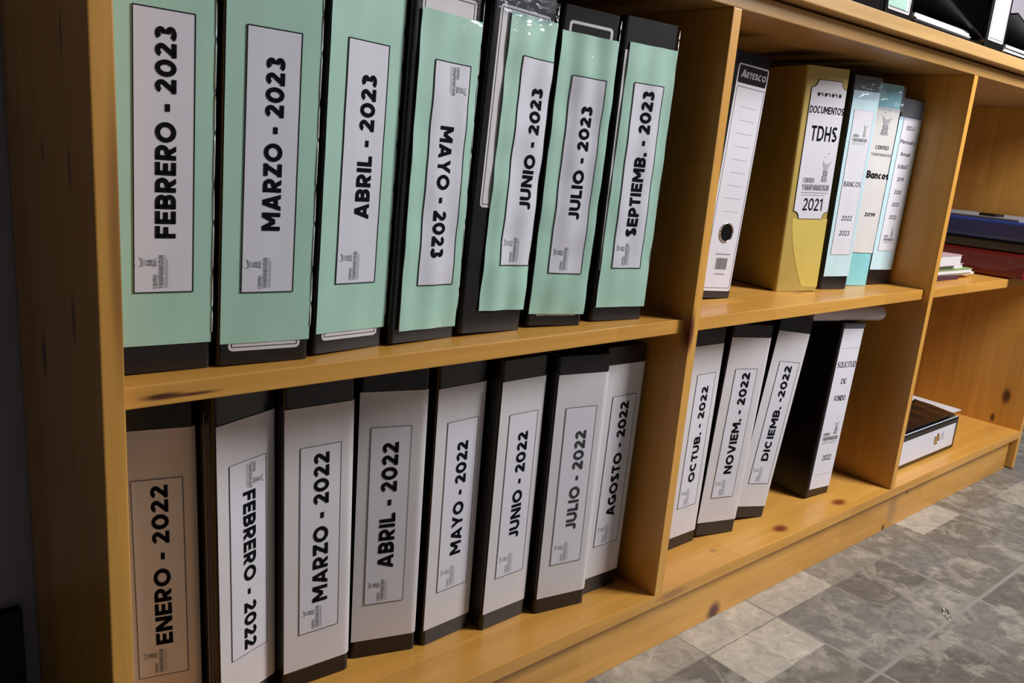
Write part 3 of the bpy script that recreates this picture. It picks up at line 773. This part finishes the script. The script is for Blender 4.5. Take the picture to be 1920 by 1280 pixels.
lb = notched(0, .0006, 'ink', 'plaque_label', root); lb['label'] = 'white plaque label with dark outline'
notched(.0009, .0009, 'label', 'label_face', lb)
put_text(lb, fl, '*~*~*~*', 'flat', .2985, .0250, .0745, .0075, .0012, .16, mat='ink')
put_text(lb, fl, 'DOCUMENTOS', 'flat', .2745, .0150, .0835, .0105, .0012, .17, .12)
put_text(lb, fl, 'TDHS', 'flat', .2340, .0245, .0770, .0225, .0012, .17, .16)
put_emblem(lb, fl, 'flat', .1530, .0225, .0545, .0012, hs=1.0)
put_text(lb, fl, '2021', 'flat', .1285, .0300, .0690, .0190, .0012, .15, .14)

# --- light blue binder
root, w, h, lab = start_binder('N3', 'black binder with light blue sheet reading BANCOS 2022 2023', half=.024)
sh = Sheet(w, .0002, 51)
grid_on(sh, .0040, .0628, .0220, .3175, .0006).build('spine_sheet', M['blue_paper'], root, smooth=True)['label'] = 'light blue spine sheet'
lb = grid_on(sh, .0118, .0564, .0583, .2890, .0011).build('title_label', M['label'], root, smooth=True); lb['label'] = 'white title label'
polys_on(sh, line_box(.0118, .0564, .0583, .2890, .0003), ident, .0013).build('border', M['pale_ink'], lb)
put_emblem(lb, sh, 'flat', .2360, .0170, .0330, .0013)
for t_, v_, a_, b_ in (('BANCOS', .1690, .0150, .0540), ('2022', .1143, .0232, .0465), ('2023', .0900, .0232, .0465)):
    put_text(lb, sh, t_, 'flat', v_, a_, b_, .0080, .0013, .14, .16)
o = grid_on(Sheet(w, .0005, 7), .0005, w-.0005, .306, h-.001, .0022).build('plastic_sleeve', M['cloudy_sleeve'], root, smooth=True); o['label'] = 'clear plastic sleeve'

# --- cyan binder
root, w, h, _ = start_binder('N4', 'cyan binder with long off white sheet reading CENTRO Bancos 2019', mats=('cyan', 'black'), half=.026)
sh = Sheet(w, .0003, 52)
lb = grid_on(sh, .0050, .0690, .0580, .3000, .0008).build('title_sheet', M['offwhite'], root, smooth=True); lb['label'] = 'off white title sheet under plastic'
ps = [(p, mi) for p, mi in emblem_polys() if all(b > .33 for a, b in p) and all(a > .55 for a, b in p)]
polys_on(sh, ps, lambda a, b: (.029+(a-.60)/.34*.026, .2555+(b-.36)/.62*.032), .0012).build('emblem', [M['grey_ink'], M['pale_ink']], lb)
put_text(lb, sh, 'CENTRO', 'flat', .2325, .0290, .0595, .0062, .0012, .14, .14)
put_text(lb, sh, 'YANAPANAKUSUN', 'flat', .2215, .0215, .0700, .0048, .0012, .14, .12, mat='grey_ink')
put_text(lb, sh, 'Bancos', 'flat', .1840, .0205, .0715, .0125, .0012, .22, .10)
put_text(lb, sh, '2019', 'flat', .1205, .0328, .0570, .0062, .0012, .18, .10)
o = grid_on(Sheet(w, .0007, 8), .0005, w-.0005, .296, h-.001, .0024).build('plastic_sleeve', M['cloudy_sleeve'], root, smooth=True); o['label'] = 'crinkled clear plastic sleeve'

# --- tax returns binder
root, w, h, lab = start_binder('N5', 'black binder with pale blue sheet listing Mensual y Anual, 2019 to 2022', half=.027)
sh = Sheet(w, .0001, 53)
grid_on(sh, .0045, .0715, .0262, .2885, .0006).build('spine_sheet', M['blue_paper'], root, smooth=True)['label'] = 'pale blue spine sheet'
lb = grid_on(sh, .0168, .0664, .0598, .2880, .0011).build('title_label', M['label'], root, smooth=True); lb['label'] = 'white title label'
polys_on(sh, line_box(.0168, .0664, .0598, .2880, .0003), ident, .0013).build('border', M['pale_ink'], lb)
for t_, v_, a_, b_ in (('DDJJ', .2685, .0305, .0540), ('Mensual y', .2455, .0195, .0655), ('Anual', .2250, .0265, .0555), ('SUNAT', .2035, .0255, .0575),
                       ('2019', .1820, .0320, .0515), ('2020', .1600, .0310, .0525), ('2021', .1385, .0315, .0520), ('2022', .1165, .0310, .0520)):
    put_text(lb, sh, t_, 'flat', v_, a_, b_, .0068, .0013, .15, .12)
put_emblem(lb, sh, 'flat', .0745, .0265, .0290, .0013)
o = grid_on(Sheet(w, .0003, 9), .0040, w-.0010, .2850, h-.002, .0022).build('plastic_sleeve', M['cloudy_sleeve'], root, smooth=True); o['label'] = 'clear plastic sleeve'

# --- Solicitud de fondo binder
root, w, h, _ = start_binder('M4', 'black binder with white sheet reading SOLICITUD DE FONDO 2022, standing apart in the middle bay', 'perp')
sh = Sheet(w)
lb = grid_on(sh, .0050, .0705, .0135, .3070, .0006).build('title_sheet', M['label'], root); lb['label'] = 'white title sheet'
for v in (.2720, .0398):
    polys_on(sh, [[(.010, v), (.069, v), (.069, v+.0004), (.010, v+.0004)]], ident, .0010).build('crease', M['pale_ink'], lb)
put_text(lb, sh, 'SOLICITUD', 'flat', .2378, .0090, .0690, .0105, .0010, .13, .18)
put_text(lb, sh, 'DE', 'flat', .2078, .0325, .0490, .0095, .0010, .14, .16)
put_text(lb, sh, 'FONDO', 'flat', .1766, .0225, .0585, .0102, .0010, .14, .14)
put_emblem(lb, sh, 'flat', .0990, .0130, .0490, .0010, hs=.85)
put_text(lb, sh, '2022', 'flat', .0662, .0262, .0540, .0100, .0010, .13, .14)
o = grid_on(Sheet(w), .004, w-.001, .3075, h-.0015, .0012).build('plastic_sleeve', M['cloudy_sleeve'], root)

# --- rolled paper lying across its top, free end over the empty side
b = MB()
p0, p1 = Vector((1.070, .076, -.0350)), Vector((1.310, .070, -.0520))
b.tube([p0 + (p1-p0)*k/8 for k in range(9)], .0136, 32)
tag(b.build('paper_roll', M['roll'], None), 'white rolled up paper lying on top of the SOLICITUD DE FONDO binder', 'paper roll')

# ------------------------------------------------------------------ third bay
# lying binder, lower tier: up axis runs towards -x
def lying(x, y, z, up, dep):
    U = Vector(up); D = Vector(dep); W = D.cross(U)
    return Matrix(((W.x, D.x, U.x, x), (W.y, D.y, U.y, y), (W.z, D.z, U.z, z), (0, 0, 0, 1)))
root = tag(empty('lever_arch_binder', lying(1.714, .0385, ZB+.0002, (-1, 0, 0), (0, 1, 0))), 'black binder with white spine label lying flat on the bottom board of the right bay', 'binder', 'lever arch binders on the shelves')
w, h = .0735, .330
binder_body(root, w, h, (0, .228), (w, .228))
fl = Sheet(w)
lb = polys_on(fl, [rrect(.0105, .0610, .0105, .3150, .002)], ident, .0005).build('printed_label', M['label'], root); lb['label'] = 'white printed spine label'
b = MB()
for i in range(5):
    b.add([fl.at(.034+i*.0035, .066, .0009), fl.at(.0362+i*.0035, .066, .0009), fl.at(.0362+i*.0035, .078, .0009), fl.at(.034+i*.0035, .078, .0009)], [(0, 1, 2, 3)])
b.build('barcode', M['pale_ink'], lb)
finger_ring(root, .0400, .1010, .0105, 'tan')
e = MB(); e.tube([(w+.0006, .0016, .004+k*.032) for k in range(11)], .0012, 6)
e.build('seam_glint', plain('edge_highlight_paint', (.55, .60, .68), .2), root)  # pale tube paints the highlight on the plastic edge

ZT = ZB + .0735 + .0004
def sheet(name, poly, z, th, mat, label, cat, group=None):
    b = MB(); b.prism(poly, z, z+th); o = b.build(name, M[mat]); return tag(o, label, cat, group)
sheet('paper_sheet', [(1.44, .062), (1.758, .052), (1.772, .258), (1.45, .262)], ZT+.0022, .0016, 'white', 'white sheets lying across the flat binder in the right bay', 'paper')
sheet('folder', [(1.42, .050), (1.748, .060), (1.760, .262), (1.42, .265)], ZT, .0018, 'red', 'thin red folder under the white sheets on the flat binder', 'folder')
b = MB(); b.grid(26, 14, lambda s, t: (1.40+.305*s+.012*t, .043+.095*t, ZT+.0046+.007*abs(math.sin(s*9+t*4))*t*(1-s*.7)+.004*t*math.sin(s*17)**2))
o = b.build('plastic_folder', plain('black_plastic_folder', (.012, .010, .009), .18, .6), smooth=True)
sol = o.modifiers.new('thick', 'SOLIDIFY'); sol.thickness = .0008
tag(o, 'crumpled glossy black plastic folder on top of the flat binder in the right bay', 'folder')
sheet('paper_sheet', [(1.722, .085), (1.800, .098), (1.806, .240), (1.722, .240)], ZB+.0003, .012, 'white', 'white papers on the bottom board poking out right of the flat binder', 'paper')

# flat box files with their long side towards the left, upper tier
def lying_file(z, t, y0, y1, x0, mats, words, name, depth=.245):
    root = tag(empty(name, lying(x0, y0, z, (0, 1, 0), (1, 0, 0))), words, 'folder', 'flat folders piled on the upper shelf of the right bay')
    ln = y1-y0; r = min(.008, t*.3)
    prof = [(r*(1-math.sin(rad(a))), r*(1-math.cos(rad(a)))) for a in range(90, -1, -18)] + [(t-r+r*math.sin(rad(a)), r*(1-math.cos(rad(a)))) for a in range(0, 91, 18)]
    b = MB(); b.prism(prof + [(t, .012), (0, .012)], 0, ln); b.build('spine', M[mats[0]], root)
    b = MB(); b.box(0, .0035, .0121, depth, .0005, ln-.0005); b.build('cover', M[mats[1]], root, .0008)
    b = MB(); b.box(t-.0035, t, .0121, depth, .0005, ln-.0005); b.build('cover', M[mats[1]], root, .0008)
    b = MB(); b.box(.0036, t-.0036, .014, depth-.003, .001, ln-.001); b.build('filler', M[mats[0]], root)
    return root
lying_file(.0003, .054, -.012, .262, 1.742, ('maroon', 'maroon'), 'maroon folder at the bottom of the pile on the right upper shelf', 'box_file')
lying_file(.0546, .0215, -.010, .262, 1.745, ('olive', 'olive'), 'dark folder between the maroon and the blue ones on the right upper shelf', 'box_file')
lying_file(.0764, .0410, -.013, .265, 1.744, ('navy', 'navy_lit_edge'), 'navy blue folder on the pile on the right upper shelf', 'box_file')
sheet('folder', [(1.752, .02), (1.96, .015), (1.965, .255), (1.757, .262)], .1178, .004, 'board_grey', 'thin grey folder lying on the navy blue folder', 'folder')
sheet('cable_box', [(1.775, .075), (1.81, .070), (1.816, .105), (1.781, .11)], .1219, .006, 'black', 'small black case on the grey folder', 'case')

G = 'booklets stacked behind the second divider'
sheet('booklet', [(1.40, .055), (1.588, .052), (1.592, .235), (1.40, .238)], .0003, .0085, 'purple', 'dark purple booklet at the bottom of the stack behind the second divider', 'booklet', G)
sheet('paper_sheet', [(1.39, .060), (1.655, .050), (1.700, .085), (1.690, .255), (1.39, .255)], .0090, .0040, 'white', 'loose white sheets poking out under the magazines on the right upper shelf', 'paper', G)
def magazine(z, t, poly, mats, words):
    root = tag(empty('magazine', Matrix.Translation((poly[0][0], poly[0][1], z))), words, 'magazine', G)
    sh_ = [(x-poly[0][0], y-poly[0][1]) for x, y in poly]
    c = (sum(p[0] for p in sh_)/len(sh_), sum(p[1] for p in sh_)/len(sh_))
    inn = [(c[0]+(x-c[0])*.985, c[1]+(y-c[1])*.985) for x, y in sh_]
    b = MB(); b.prism(inn, .0008, t-.0008); b.build('page_block', M['pages'], root)
    b = MB(); b.prism(sh_, 0, .0008); b.build('cover', M[mats[0]], root)
    b = MB(); b.prism(sh_, t-.0008, t); b.build('cover', M[mats[1]], root)
magazine(.0132, .0080, [(1.40, .053), (1.640, .048), (1.652, .240), (1.40, .245)], ('magazine', 'green_print'), 'green and white magazine in the stack on the right upper shelf')
magazine(.0214, .0085, [(1.40, .058), (1.620, .060), (1.614, .235), (1.40, .24)], ('magazine', 'magazine'), 'pale magazine under the topmost booklet on the right upper shelf')
magazine(.0301, .0200, [(1.40, .050), (1.572, .047), (1.580, .055), (1.580, .225), (1.40, .23)], ('pink', 'pink'), 'thick white booklet with pink cover, topmost of the stack on the right upper shelf')

# ------------------------------------------------------------------ on the top board
ZC = .4052
GT = 'binders on top of the bookshelf'
root = tag(empty('lever_arch_binder', frame_of(.968, -.018, ZC, 0, 0)), 'black binder with mint label standing on the top board', 'binder', GT)
binder_body(root, .080, .338, (.008, .24), (.072, .24))
fl = Sheet(.080)
lb = polys_on(fl, [rrect(.006, .0690, .0060, .320, .003)], ident, .0004).build('printed_label', M['white'], root); lb['label'] = 'white printed spine label'
polys_on(fl, line_box(.009, .0655, .009, .317, .0006), ident, .0007).build('border', M['ink'], lb)
grid_on(fl, .004, .0570, .0105, .315, .0009).build('spine_sheet', M['mint'], root)['label'] = 'mint green sheet'

def open_file(x0, x1, y0, z, tilt, words):
    """Binder lying on its cover with the other cover lifting to the left."""
    root = tag(empty('open_binder', Matrix.Translation((x0, y0, z))), words, 'binder', GT)
    L = x1-x0
    b = MB(); b.box(0, L, 0, .26, 0, .0032); b.build('cover', M['black'], root, .0006)
    b = MB(); rnd = random.Random(int(x0*100))
    zz = .0034
    for i in range(5):
        a = rnd.uniform(.002, .008); c = rnd.uniform(.030, .055); e = rnd.uniform(.001, .006); t = rnd.uniform(.0014, .0026)
        b.prism([(a, e), (L-c, e+rnd.uniform(-.001, .003)), (L-c, .25), (a, .25)], zz, zz+t); zz += t + .0002
    b.build('paper_stack', M['pages'], root)
    b = MB(); n = 10
    for k in range(2):
        pass
    th = rad(tilt)
    P = lambda s, d: (L+.006 - s*math.cos(th), d, .0046 + s*math.sin(th))
    vs = []
    for s in (0, L-.004):
        for d in (-.002, .25):
            x, y, q = P(s, d); vs += [(x, y, q), (x+.0030*math.sin(th), y, q+.0030*math.cos(th))]
    b.add(vs, [(0, 1, 3, 2), (4, 6, 7, 5), (0, 4, 5, 1), (2, 3, 7, 6), (0, 2, 6, 4), (1, 5, 7, 3)])
    b.build('raised_cover', M['black'], root)['label'] = 'black cover lifting open'
    return root
open_file(1.058, 1.298, -.0185, ZC, 14.0, 'open black binder full of white papers lying on the top board, one cover raised')
root = tag(empty('lever_arch_binder', frame_of(1.306, -.0195, ZC, 0, 0)), 'black binder with white label on the top board, between the two open binders', 'binder', GT)
open_file(1.393, 1.640, -.0185, ZC, 14.0, 'second open black binder on the top board, cut off by the right edge')
binder_body(root, .080, .338, (.008, .24), (.072, .24))
fl = Sheet(.080)
lb = polys_on(fl, [rrect(.006, .0690, .0110, .320, .002)], ident, .0004).build('printed_label', M['white'], root); lb['label'] = 'white printed spine label'
polys_on(fl, line_box(.0095, .0655, .0145, .317, .0006), ident, .0007).build('border', M['ink'], lb)

# ------------------------------------------------------------------ paper clip on the floor
b = MB()
def clip_pts():
    p = []
    def seg(cx, cy, r, a0, a1): p.extend([(cx+r*math.cos(rad(a0+(a1-a0)*i/8)), cy+r*math.sin(rad(a0+(a1-a0)*i/8)), 0) for i in range(9)])
    p.append((-.004, .004, 0)); seg(.010, 0, .004, 90, -90); seg(-.010, -.0005, .0035, -90, -270)
    seg(.0075, .0003, .0027, 90, -90); p.append((-.006, -.0024, 0))
    return p
b.tube(clip_pts(), .0005, 6)
o = b.build('paper_clip', M['metal'], None, smooth=True)
o.location = (1.163, -.195, ZF+.0006); o.rotation_euler = (0, 0, rad(33)); o.scale = (1.2, 1.2, 1.2)
tag(o, 'small metal paper clip lying on the stone patterned floor', 'paper clip')
